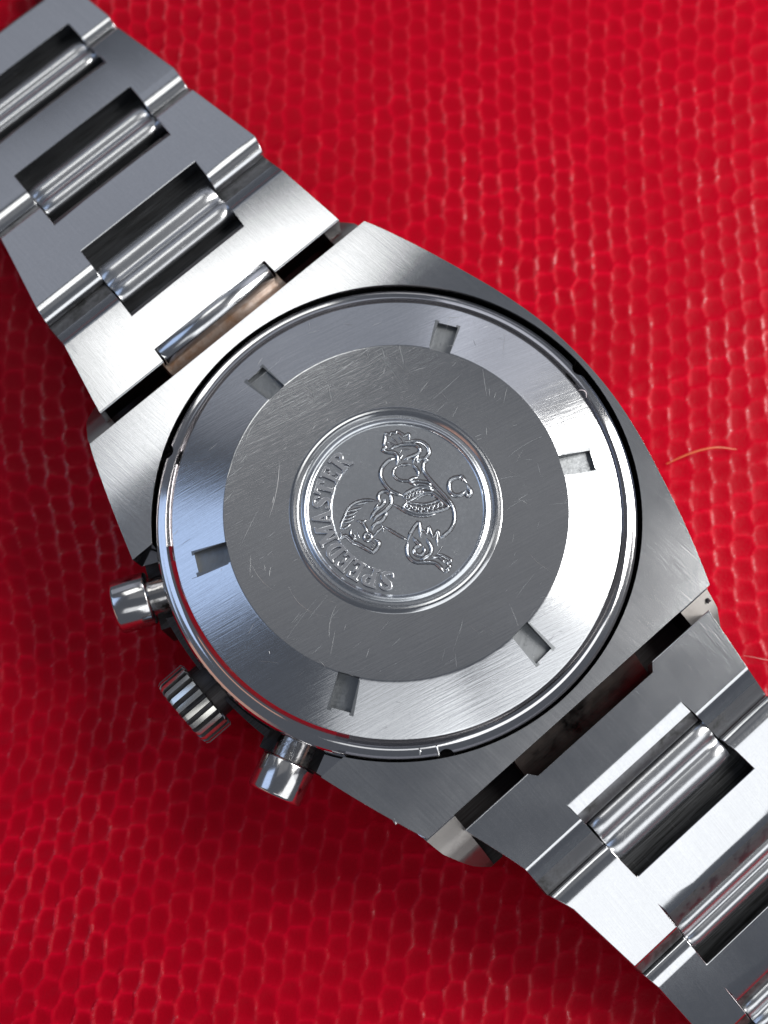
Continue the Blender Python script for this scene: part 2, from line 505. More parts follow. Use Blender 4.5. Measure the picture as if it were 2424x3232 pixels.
def build_back():
    v, f = revolve(BACK)
    o = mesh_obj('case_back', v, f, [M_BACK, M_MEDAL, M_POL, M_DARK, M_SATIN], WATCH)
    o['label'] = 'round screwed steel case back with six key notches'
    cuts = []
    for a in NOTCH:
        c, s = math.cos(a), math.sin(a)
        w = 0.0615
        P = [(.985, -w), (1.183, -w), (1.183, w), (.985, w)]
        P = [(x * c - y * s, x * s + y * c) for x, y in P]
        v, f = prism_z(P, -.09, .05)
        # floor falls away with the slope of the ring
        v = [(x, y, (z if z > 0 else -.075 - .030 * (math.hypot(x, y) - 1.0) / .18)) for x, y, z in v]
        cuts.append(mesh_obj('x', v, f, M_DARK))
    for aw, rr in ((-78.4, 1.425), (39.5, 1.425), (163.7, 1.425)):
        a = math.radians(aw) - ANG
        cuts.append(mesh_obj('x', *cyl((rr * math.cos(a), rr * math.sin(a), -.5), (rr * math.cos(a), rr * math.sin(a), .2), [(0, .048), (.7, .048)], 32), M_DARK))
    boolean(o, cuts)
    finish(o, 24)
    for p in o.data.polygons:
        c = p.center
        r = math.hypot(c.x, c.y)
        mi = 0
        if r < .555: mi = 1
        elif r < .613: mi = 4
        elif r > 1.303: mi = 2
        a = math.atan2(c.y, c.x)
        for q in NOTCH:
            d = (a - q + math.pi) % (2 * math.pi) - math.pi
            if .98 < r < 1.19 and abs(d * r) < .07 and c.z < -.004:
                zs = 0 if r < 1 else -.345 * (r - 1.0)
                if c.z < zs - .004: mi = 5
        if r > 1.36 and abs(p.normal.x * c.x + p.normal.y * c.y) / r < .2 and p.normal.z < .3: mi = 3
        p.material_index = mi
    weighted(o)
    return o
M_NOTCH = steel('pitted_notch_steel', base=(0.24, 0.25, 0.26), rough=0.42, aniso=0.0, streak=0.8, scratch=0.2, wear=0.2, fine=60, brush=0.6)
BACKO = build_back()
BACKO.data.materials.append(M_NOTCH)

def hairlines(name, parent, rmin, rmax, n, seed, zf, wmul=1.0, mat=None, arcs=True):
    """fine handling scratches: hair-thin raised burrs"""
    g = np.random.default_rng(seed)
    V, F = [], []
    for _ in range(n):
        r = math.sqrt(g.uniform(rmin ** 2, rmax ** 2)); a = g.uniform(0, 2 * math.pi)
        cx, cy = r * math.cos(a), r * math.sin(a)
        th = g.choice([1.15, 1.0, .62, 2.6, .2]) + g.normal(0, .35) - ANG
        L = min(g.exponential(.07) + .012, .36)
        cv = g.normal(0, .7)
        w = g.uniform(.0005, .0012) * wmul
        prev = None
        K = 7
        for k in range(K):
            u = (k / (K - 1) - .5) * L
            t2 = th + cv * u
            x, y = cx + u * math.cos(t2), cy + u * math.sin(t2)
            rr = math.hypot(x, y)
            if rr < rmin or rr > rmax: prev = None; continue
            ww = w * (1 - (2 * k / (K - 1) - 1) ** 2 * .9)
            nx, ny = -math.sin(t2) * ww, math.cos(t2) * ww
            z = zf(rr)
            b = len(V)
            V += [(x - nx, y - ny, z), (x, y, z + ww * .9), (x + nx, y + ny, z)]
            if prev is not None:
                F += [(prev, b, b + 1, prev + 1), (prev + 1, b + 1, b + 2, prev + 2)]
            prev = b
    o = mesh_obj(name, V, F, mat, parent, sharp=80)
    for p in o.data.polygons:
        if p.normal.z < 0: p.flip()
    o['kind'] = 'stuff'
    o['label'] = 'fine hairline scratches'
    return o
M_HAIR = steel('bright_scratch_burr', base=(0.60, 0.61, 0.62), rough=0.40, aniso=0.0, streak=0.0, scratch=0.0)
hairlines('scratches', BACKO, .62, .99, 150, 5, lambda r: .0003, mat=M_HAIR)
hairlines('scratches', BACKO, 1.01, 1.29, 55, 6, lambda r: -.0045 - .3475 * (r - 1.002) + .0012, .8, mat=M_HAIR)

# relief strokes: a smooth ridge along every traced line
def catmull(P, n=5, closed=False):
    P = [np.array(p, float) for p in P]
    if len(P) == 2: return [P[0], (P[0] + P[1]) / 2, P[1]]
    if closed: Q = [P[-2]] + P + [P[1]]
    else: Q = [2 * P[0] - P[1]] + P + [2 * P[-1] - P[-2]]
    out = []
    for i in range(1, len(Q) - 2):
        a, b, c, d = Q[i - 1:i + 3]
        for k in range(n):
            t = k / n
            out.append(.5 * ((2 * b) + (c - a) * t + (2 * a - 5 * b + 4 * c - d) * t * t + (3 * b - 3 * c + d - a) * t ** 3))
    out.append(Q[-2])
    return out

def relief(name, strokes, z0, hk, mat, parent, loc_fn=w2l, label=None):
    V, F = [], []
    prof = [(-1, -.25), (-.8, .35), (-.4, .85), (0, 1), (.4, .85), (.8, .35), (1, -.25)]
    for w, pts in strokes:
        closed = len(pts) > 4 and math.dist(pts[0], pts[-1]) < 1e-3
        C = catmull(pts, 5, closed)
        b0 = len(V)
        n = len(C)
        for i, c in enumerate(C):
            t = C[min(i + 1, n - 1)] - C[max(i - 1, 0)]
            t = t / (np.linalg.norm(t) + 1e-9)
            nr = np.array([-t[1], t[0]])
            e = 1.0
            if not closed: e = min(1.0, .35 + .65 * min(i, n - 1 - i) / 3)
            for s, h in prof:
                p = c + nr * s * w * e
                x, y = loc_fn(*p)
                V.append((x, y, z0 + hk * w * h * e))
        m = len(prof)
        for i in range(n - 1):
            for k in range(m - 1):
                a = b0 + i * m + k
                F.append((a, a + 1, a + m + 1, a + m))
    me = bpy.data.meshes.new(name)
    me.from_pydata([tuple(map(float, v)) for v in V], [], F)
    me.materials.append(mat)
    o = bpy.data.objects.new(name, me)
    COL.objects.link(o)
    o.parent = parent
    for p in me.polygons:
        p.use_smooth = True
    bm = bmesh.new(); bm.from_mesh(me)
    for fc in bm.faces:
        if fc.normal.z < 0: fc.normal_flip()
    bm.to_mesh(me); bm.free()
    if label: o['label'] = label
    return o
M_SHADE_DIRT = steel('relief_shade_and_lug_dirt', base=(0.10, 0.095, 0.10), rough=0.5, aniso=0.0, streak=0.1, scratch=0.0)  # dark steel painting contact shade around the relief, also one dirt spot
def shade_outline(strokes):
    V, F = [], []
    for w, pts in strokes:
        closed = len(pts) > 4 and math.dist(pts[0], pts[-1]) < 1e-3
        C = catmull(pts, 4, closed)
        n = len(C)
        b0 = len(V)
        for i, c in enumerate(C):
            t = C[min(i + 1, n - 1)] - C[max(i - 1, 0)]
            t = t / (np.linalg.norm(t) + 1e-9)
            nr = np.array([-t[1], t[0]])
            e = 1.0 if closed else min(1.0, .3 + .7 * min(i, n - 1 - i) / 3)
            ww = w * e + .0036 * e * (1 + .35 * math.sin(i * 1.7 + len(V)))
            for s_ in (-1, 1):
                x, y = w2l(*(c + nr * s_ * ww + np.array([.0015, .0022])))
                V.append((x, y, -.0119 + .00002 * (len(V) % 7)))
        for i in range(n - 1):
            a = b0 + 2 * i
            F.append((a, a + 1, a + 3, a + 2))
    o = mesh_obj('contact_shade', V, F, M_SHADE_DIRT, BACKO)  # flat dark ribbons paint contact shade beside the strokes
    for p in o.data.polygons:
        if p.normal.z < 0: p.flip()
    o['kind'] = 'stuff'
SEAHORSE = [[0.0075,[[-0.314,-0.118],[-0.31,-0.084],[-0.294,-0.044],[-0.274,0.0],[-0.242,0.03],[-0.202,0.047],[-0.156,0.052],[-0.107,0.044]]],[0.0075,[[-0.238,0.02],[-0.202,0.03],[-0.158,0.042]]],[0.0075,[[-0.284,-0.02],[-0.235,-0.007],[-0.191,0.01]]],[0.0075,[[-0.294,-0.044],[-0.254,-0.034],[-0.215,-0.012]]],[0.0075,[[-0.303,-0.067],[-0.264,-0.057],[-0.228,-0.037]]],[0.0075,[[-0.31,-0.088],[-0.274,-0.078],[-0.239,-0.061]]],[0.0075,[[-0.309,-0.118],[-0.283,-0.111],[-0.257,-0.089]]],[0.0105,[[-0.146,-0.061],[-0.126,-0.027],[-0.097,0.003],[-0.071,0.027],[-0.061,0.064]]],[0.0105,[[-0.126,-0.075],[-0.11,-0.048],[-0.064,-0.014],[-0.031,0.02],[-0.025,0.06],[-0.038,0.091],[-0.064,0.103],[-0.091,0.091],[-0.1,0.067],[-0.09,0.04]]],[0.0105,[[-0.132,-0.125],[-0.123,-0.095],[-0.08,-0.071],[-0.061,-0.044],[-0.051,-0.017]]],[0.0075,[[-0.126,-0.005],[-0.11,0.013],[-0.1,0.033]]],[0.0075,[[-0.228,-0.071],[-0.195,-0.078],[-0.175,-0.105],[-0.155,-0.148]]],[0.0075,[[-0.195,-0.078],[-0.182,-0.078],[-0.167,-0.063]]],[0.0105,[[-0.138,-0.165],[-0.142,-0.177],[-0.152,-0.185],[-0.165,-0.185],[-0.175,-0.177],[-0.179,-0.165],[-0.175,-0.153],[-0.165,-0.145],[-0.152,-0.145],[-0.142,-0.153],[-0.138,-0.165]]],[0.0075,[[-0.129,-0.165],[-0.1,-0.132],[-0.073,-0.112],[-0.069,-0.135]]],[0.0075,[[-0.073,-0.112],[-0.08,-0.092]]],[0.0105,[[-0.119,-0.179],[-0.096,-0.199],[-0.103,-0.226],[-0.122,-0.249],[-0.138,-0.252],[-0.178,-0.229],[-0.22,-0.205],[-0.24,-0.199],[-0.266,-0.175],[-0.289,-0.16],[-0.309,-0.168],[-0.314,-0.135]]],[0.0075,[[-0.139,-0.195],[-0.122,-0.212]]],[0.0075,[[-0.145,-0.219],[-0.132,-0.235]]],[0.0075,[[-0.254,-0.118],[-0.257,-0.148],[-0.24,-0.168],[-0.224,-0.178]]],[0.0075,[[-0.237,-0.145],[-0.23,-0.165]]],[0.0075,[[-0.216,-0.142],[-0.207,-0.168]]],[0.0075,[[-0.064,-0.105],[-0.024,-0.132],[0.025,-0.162],[0.07,-0.186]]],[0.0105,[[-0.006,0.3],[-0.04,0.287],[-0.069,0.259],[-0.086,0.225],[-0.086,0.191],[-0.069,0.153],[-0.039,0.115],[0.0,0.091],[0.04,0.079]]],[0.0075,[[0.0,0.328],[0.013,0.29],[0.007,0.262]]],[0.0075,[[0.04,0.321],[0.023,0.293],[0.013,0.283]]],[0.0075,[[0.007,0.25],[-0.011,0.231],[-0.013,0.204],[0.004,0.18],[0.033,0.166],[0.07,0.163],[0.096,0.149],[0.116,0.139]]],[0.0075,[[0.013,0.252],[0.053,0.262],[0.093,0.262]]],[0.0105,[[0.099,0.265],[0.116,0.241],[0.131,0.214],[0.126,0.193]]],[0.0075,[[0.126,0.187],[0.096,0.18],[0.083,0.166],[0.142,0.163],[0.182,0.156],[0.208,0.139]]],[0.0105,[[0.1,0.269],[0.109,0.296],[0.133,0.317]]],[0.0075,[[0.133,0.317],[0.123,0.289],[0.136,0.272]]],[0.0075,[[0.109,0.132],[0.135,0.146],[0.175,0.139],[0.208,0.125]]],[0.0105,[[0.04,0.078],[0.076,0.101],[0.116,0.122],[0.142,0.128],[0.182,0.122],[0.218,0.111]]],[0.0105,[[0.04,0.078],[0.066,0.039]]],[0.0075,[[0.066,0.039],[0.109,0.064],[0.152,0.091],[0.155,0.105],[0.129,0.115]]],[0.005,[[0.079,0.069],[0.074,0.061],[0.065,0.061],[0.06,0.069],[0.065,0.077],[0.074,0.077],[0.079,0.069]]],[0.005,[[0.1,0.081],[0.095,0.073],[0.086,0.073],[0.082,0.081],[0.086,0.089],[0.095,0.089],[0.1,0.081]]],[0.005,[[0.121,0.091],[0.117,0.083],[0.108,0.083],[0.103,0.091],[0.108,0.099],[0.117,0.099],[0.121,0.091]]],[0.005,[[0.14,0.1],[0.135,0.091],[0.126,0.091],[0.121,0.1],[0.126,0.108],[0.135,0.108],[0.14,0.1]]],[0.0105,[[0.066,0.039],[0.046,0.007],[0.076,-0.014],[0.125,-0.027],[0.174,-0.028],[0.224,-0.018],[0.273,-0.004],[0.302,0.011],[0.273,0.04],[0.24,0.07],[0.208,0.091],[0.175,0.096],[0.155,0.091]]],[0.0075,[[0.069,0.039],[0.142,0.025],[0.191,0.03],[0.224,0.04],[0.244,0.047],[0.276,0.026]]],[0.0075,[[0.201,0.067],[0.227,0.077],[0.25,0.064]]],[0.005,[[0.122,0.057],[0.148,0.074],[0.175,0.084],[0.201,0.084]]],[0.005,[[0.087,0.015],[0.082,0.005],[0.07,0.005],[0.065,0.015],[0.07,0.025],[0.082,0.025],[0.087,0.015]]],[0.005,[[0.118,0.006],[0.113,-0.004],[0.102,-0.004],[0.096,0.006],[0.102,0.016],[0.113,0.016],[0.118,0.006]]],[0.005,[[0.151,-0.002],[0.145,-0.012],[0.134,-0.012],[0.129,-0.002],[0.134,0.008],[0.146,0.008],[0.151,-0.002]]],[0.005,[[0.186,-0.002],[0.18,-0.012],[0.169,-0.012],[0.163,-0.002],[0.169,0.008],[0.18,0.008],[0.186,-0.002]]],[0.005,[[0.215,0.006],[0.209,-0.004],[0.198,-0.004],[0.193,0.006],[0.198,0.016],[0.21,0.016],[0.215,0.006]]],[0.005,[[0.243,0.014],[0.237,0.005],[0.226,0.005],[0.221,0.015],[0.226,0.025],[0.238,0.024],[0.243,0.014]]],[0.005,[[0.268,0.025],[0.262,0.015],[0.251,0.015],[0.245,0.025],[0.251,0.035],[0.262,0.035],[0.268,0.025]]],[0.0075,[[-0.016,0.027],[0.023,0.003],[0.06,-0.02],[0.109,-0.039],[0.158,-0.044],[0.2,-0.039],[0.227,-0.031]]],[0.0105,[[0.196,0.293],[0.176,0.286],[0.159,0.262],[0.162,0.224],[0.188,0.183],[0.228,0.135],[0.273,0.084],[0.306,0.046],[0.329,0.002],[0.336,-0.041],[0.331,-0.085],[0.311,-0.125],[0.282,-0.152],[0.255,-0.172]]],[0.0105,[[0.143,0.3],[0.136,0.279]]],[0.0075,[[-0.065,0.457],[-0.048,0.447],[-0.035,0.44],[-0.025,0.454],[0.001,0.45],[0.008,0.464],[0.035,0.447],[0.051,0.436],[0.075,0.446],[0.081,0.412]]],[0.0105,[[-0.065,0.454],[-0.062,0.419],[-0.068,0.385],[-0.058,0.367],[-0.075,0.35],[-0.045,0.336],[-0.012,0.333],[0.005,0.319],[0.011,0.298],[0.005,0.26]]],[0.0075,[[-0.022,0.423],[0.008,0.391]]],[0.0075,[[0.015,0.429],[0.038,0.398]]],[0.0075,[[-0.045,0.398],[-0.002,0.377]]],[0.0075,[[-0.042,0.352],[-0.002,0.371],[0.035,0.381],[0.091,0.394]]],[0.0075,[[0.035,0.353],[0.021,0.326]]],[0.0105,[[-0.006,0.373],[0.056,0.383],[0.113,0.38],[0.14,0.354],[0.128,0.328],[0.078,0.306],[0.047,0.29]]],[0.0105,[[0.047,0.4],[0.136,0.402],[0.18,0.374],[0.193,0.335],[0.172,0.3],[0.144,0.294],[0.133,0.271]]],[0.0075,[[0.029,0.352],[0.078,0.352]]],[0.0105,[[0.069,-0.184],[0.089,-0.137],[0.128,-0.083],[0.138,-0.11],[0.141,-0.167]]],[0.0075,[[0.144,-0.117],[0.167,-0.134],[0.18,-0.147],[0.189,-0.107],[0.216,-0.167],[0.239,-0.13],[0.252,-0.164]]],[0.0075,[[0.242,-0.137],[0.236,-0.177],[0.239,-0.217]]],[0.0075,[[0.265,-0.221],[0.238,-0.264]]],[0.0105,[[0.099,-0.167],[0.121,-0.197],[0.138,-0.214],[0.115,-0.227],[0.105,-0.251],[0.121,-0.271],[0.147,-0.271],[0.164,-0.247],[0.157,-0.221]]],[0.0105,[[0.177,-0.174],[0.193,-0.207],[0.203,-0.234],[0.196,-0.264],[0.167,-0.287],[0.137,-0.3]]],[0.0105,[[0.069,-0.19],[0.064,-0.23],[0.069,-0.27],[0.092,-0.3],[0.124,-0.314],[0.167,-0.314],[0.219,-0.317],[0.251,-0.341],[0.273,-0.37]]],[0.0075,[[0.199,-0.291],[0.235,-0.281],[0.267,-0.301],[0.277,-0.314]]],[0.0075,[[0.238,-0.267],[0.271,-0.277],[0.316,-0.304],[0.293,-0.317],[0.309,-0.337],[0.29,-0.351],[0.299,-0.36],[0.273,-0.374]]]]
OMEGA = [[0.012,[[0.386,0.182],[0.357,0.184],[0.327,0.176],[0.308,0.152],[0.307,0.118],[0.323,0.087],[0.349,0.077],[0.379,0.084],[0.402,0.107]]],[0.012,[[0.368,0.203],[0.383,0.182],[0.409,0.152]]],[0.012,[[0.402,0.111],[0.415,0.073],[0.431,0.097],[0.41,0.145]]]]

M_REL = steel('raised_stamped_steel', base=(0.62, 0.64, 0.67), rough=0.16, aniso=0.0, streak=0.05, scratch=0.05)
shade_outline(SEAHORSE)
shade_outline(OMEGA)
relief('seahorse_emblem', SEAHORSE, -.0125, 1.25, M_REL, BACKO, label='stamped relief of a winged seahorse')
relief('greek_letter_symbol', OMEGA, -.0125, 1.25, M_REL, BACKO, label='small stamped horseshoe shaped Greek letter')
relief('baseline_arc', [[.008, [(.372 * math.cos(a), .372 * math.sin(a)) for a in np.radians(np.linspace(137.5, 247, 40))]]], -.0125, 1.0, M_REL, BACKO)

M_LET = steel('letter_steel', base=(0.80, 0.81, 0.84), rough=0.24, aniso=0.0, streak=0.05, scratch=0.0)
# letters of the arc, drawn as outlines in a unit box
def ribbon(P, W):
    C = catmull(P, 6)
    n = len(C)
    ws = np.interp(np.linspace(0, 1, n), np.linspace(0, 1, len(W)), W)
    L, Rr = [], []
    for i, c in enumerate(C):
        t = C[min(i + 1, n - 1)] - C[max(i - 1, 0)]
        t = t / np.linalg.norm(t)
        nr = np.array([-t[1], t[0]])
        L.append(tuple(c + nr * ws[i])); Rr.append(tuple(c - nr * ws[i]))
    return L + Rr[::-1]
def arc(cx, cy, rx, ry, a0, a1, n=10):
    return [(cx + rx * math.cos(math.radians(a)), cy + ry * math.sin(math.radians(a))) for a in np.linspace(a0, a1, n)]
GL = {
 'E': [[(0, 0), (.97, 0), (1, .30), (.90, .30), (.80, .12), (.42, .12), (.42, .44), (.58, .44), (.62, .33), (.71, .33), (.71, .67), (.62, .67), (.58, .56), (.42, .56), (.42, .88), (.76, .88), (.85, .72), (.95, .72), (.93, 1), (0, 1), (0, .92), (.14, .88), (.14, .12), (0, .08)]],
 'P': [[(0, 0), (.56, 0), (.56, .08), (.42, .12), (.42, .42)] + arc(.55, .71, .43, .29, -90, 90, 10) + [(0, 1), (0, .92), (.14, .88), (.14, .12), (0, .08)],
       [(.42, .53)] + arc(.52, .71, .19, .18, -90, 90, 8) + [(.42, .89)]],
 'D': [[(0, 0)] + arc(.45, .5, .53, .5, -90, 90, 14) + [(0, 1), (0, .92), (.13, .88), (.13, .12), (0, .08)],
       [(.38, .12)] + arc(.42, .5, .28, .38, -90, 90, 10) + [(.38, .88)]],
 'R': [[(0, 0), (.52, 0), (.52, .08), (.40, .12), (.40, .44), (.50, .44), (.74, .02), (1.02, -.04), (1.04, .05), (.94, .10), (.70, .48)] + arc(.52, .73, .36, .27, -50, 90, 9) + [(0, 1), (0, .92), (.13, .88), (.13, .12), (0, .08)],
       [(.40, .55)] + arc(.48, .73, .16, .16, -90, 90, 8) + [(.40, .89)]],
 'T': [[(.22, 0), (.78, 0), (.78, .08), (.64, .12), (.64, .88), (.80, .86), (.90, .68), (1, .68), (.98, 1), (.02, 1), (0, .68), (.10, .68), (.20, .86), (.36, .88), (.36, .12), (.22, .08)]],
 'A': [[(-.02, 0), (.36, 0), (.36, .08), (.27, .11), (.33, .27), (.60, .27), (.65, .11), (.56, .08), (.56, 0), (1.02, 0), (1.02, .08), (.92, .11), (.58, 1.02), (.44, 1.02), (.13, .11), (-.02, .08)],
       [(.37, .38), (.47, .70), (.57, .38)]],
 'M': [[(-.02, 0), (.28, 0), (.28, .08), (.20, .11), (.22, .66), (.46, 0), (.54, 0), (.76, .66), (.74, .12), (.66, .08), (.66, 0), (1.02, 0), (1.02, .08), (.93, .11), (.92, .88), (1.02, .92), (1.02, 1), (.76, 1), (.53, .38), (.28, 1), (-.02, 1), (-.02, .92), (.09, .88), (.11, .12), (-.02, .08)]],
 'S': [ribbon([(.06, .30), (.10, .12), (.35, .08), (.72, .14), (.80, .32), (.55, .50), (.28, .64), (.22, .82), (.46, .93), (.76, .88), (.90, .70)], [.05, .05, .06, .10, .13, .14, .13, .10, .06, .05, .05])],
}
def letter(ch, a0, a1, as_shade=False):
    cu = bpy.data.curves.new('letter', 'CURVE')
    cu.dimensions, cu.fill_mode = '2D', 'BOTH'
    cu.extrude, cu.bevel_depth, cu.bevel_resolution, cu.offset = (.0001, 0, 0, .0036) if as_shade else (.009, .0028, 2, -.0006)
    for loop in GL[ch]:
        sp = cu.splines.new('POLY')
        sp.points.add(len(loop) - 1)
        sp.use_cyclic_u = True
        for p, (u, v) in zip(sp.points, loop):
            a = math.radians(a0 + (a1 - a0) * u)
            r = .369 + .110 * v
            x, y = w2l(r * math.cos(a), r * math.sin(a))
            p.co = (x, y, 0, 1)
    tmp = bpy.data.objects.new('tmp', cu)
    COL.objects.link(tmp)
    dg = bpy.context.evaluated_depsgraph_get()
    me = bpy.data.meshes.new_from_object(tmp.evaluated_get(dg))
    bpy.data.objects.remove(tmp)
    bpy.data.curves.remove(cu)
    me.name = 'letter'
    o = bpy.data.objects.new('letter', me)
    COL.objects.link(o)
    o.parent = BACKO
    o.location.z = -.0116 if as_shade else -.0035
    if as_shade: o.name = me.name = 'contact_shade'; o['kind'] = 'stuff'  # widened dark copy paints contact shade around the letter
    me.materials.clear(); me.materials.append(M_SHADE_DIRT if as_shade else M_LET)
    finish(o, 30)
    return o
for ch, a0, a1 in (('S', 268.5, 257.5), ('P', 256, 244.5), ('E', 243, 234), ('E', 232, 223), ('D', 221.5, 210), ('M', 208.5, 194), ('A', 193.5, 181.5),
                   ('S', 180, 170), ('T', 169, 158.5), ('E', 156.5, 147.5), ('R', 144.5, 132.5)):
    letter(ch, a0, a1)
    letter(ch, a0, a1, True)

# ---- pushers and crown
def pusher(sg):
    a = math.radians(180 - sg * 24.8)
    d = Vector((math.cos(a), math.sin(a), 0))
    b = Vector((0, 0, -.46))
    v, f = cyl(d * 1.53 + b, d * 2 + b, [(0, .150), (.006, .160), (.016, .164), (.200, .164), (.212, .160), (.219, .150), (.222, .10), (.224, .01)], 64)
    o = mesh_obj('pusher', v, f, M_PUSH, WATCH, sharp=50)
    o['label'] = 'polished round pusher %s' % ('above the crown' if sg > 0 else 'below the crown')
    mesh_obj('pusher_stem', *cyl(d * 1.30 + b, d * 2 + b, [(0, .118), (.235, .118)], 48), M_DARKPOL, o)
    n2 = Vector((-d.y, d.x, 0))
    Q = [d * r + n2 * w for r, w in ((1.33, -.20), (1.525, -.20), (1.525, .20), (1.33, .20))]
    mesh_obj('pusher_recess_shade', *prism_z([(q.x, q.y) for q in Q], -.95, -.49), M_PIT, o)  # near-black block added as the shade under the stem
M_DARKPOL = steel('worn_polished_steel', base=(0.55, 0.53, 0.52), rough=0.14, aniso=0.0, streak=0.5, scratch=0.4, stain=((0.03, 0.025, 0.02), 0.50, 0.60))
pusher(1); pusher(-1)
NR = 23
def rib(k):
    p = (k % 8)
    return (1.0, 1.0, 1.0, 1.0, .86, .84, .86, 1.0)[p]
v, f = cyl((-1.505, -.015, -.5), (-2, -.015, -.5), [(0, .215), (.008, .232), (.165, .232), (.185, .222), (.192, .20), (.194, .01)], NR * 8, rib)
mi = []
for fc in f:
    if len(fc) != 4: mi.append(0); continue
    k = fc[0] % (NR * 8) % 8
    mi.append(1 if k in (3, 4, 5, 6) and fc[0] < NR * 8 * 4 else 0)  # flute faces take the dark steel that paints their shade
o = mesh_obj('crown', v, f, [M_CROWN, M_GROOVE_SHADE], WATCH, sharp=30, mat_idx=mi)
o['label'] = 'fluted steel winding crown'
mesh_obj('crown_tube_shade', *cyl((-1.34, -.015, -.5), (-2, -.015, -.5), [(0, .17), (.2, .17)], 40), M_PIT, o)  # wide near-black tube carries the shade behind the crown

def nick(x, y, z, L, w, ang, m, dark=False):
    g = np.random.default_rng(int(abs(x * 1000 + y * 77)))
    V = [(0, 0, w * .35)]
    n = 9
    for k in range(n):
        a = 2 * math.pi * k / n
        r = g.uniform(.65, 1.15)
        px, py = L * r * math.cos(a), w * r * math.sin(a)
        V.append((px * math.cos(ang) - py * math.sin(ang), px * math.sin(ang) + py * math.cos(ang), -w * .3))
    V = [(x + a, y + b, z + c) for a, b, c in V]
    F = [(0, 1 + k, 1 + (k + 1) % n) for k in range(n)] + [tuple(range(n, 0, -1))]
    mesh_obj('nick', V, F, m, bpy.data.objects['case'], sharp=20)
for tt, ss, L in ((1.28, 1, .022), (1.12, 1, .012), (.62, 1, .012), (.36, 1, .014), (-1.38, -1, .016), (-1.30, -1, .03), (-1.12, -1, .018), (-1.46, -1, .018), (-1.02, -1, .012), (.95, -1, .010)):
    w_ = half(tt) - .012
    nick(ss * w_, tt, ztop(tt) - .004, L, L * .45, math.pi / 2 + ss * .35, M_HAIR)
nick(1.05, -1.56, -.30, .018, .016, .5, M_SHADE_DIRT)
nick(-.72, -1.18, -.128, .035, .006, 1.1, M_HAIR); nick(-.80, -1.12, -.128, .020, .005, .7, M_HAIR)

# ---- bracelet
def flat_line(p, q):
    return lambda t: p[1] + (q[1] - p[1]) * (t - p[0]) / (q[0] - p[0])

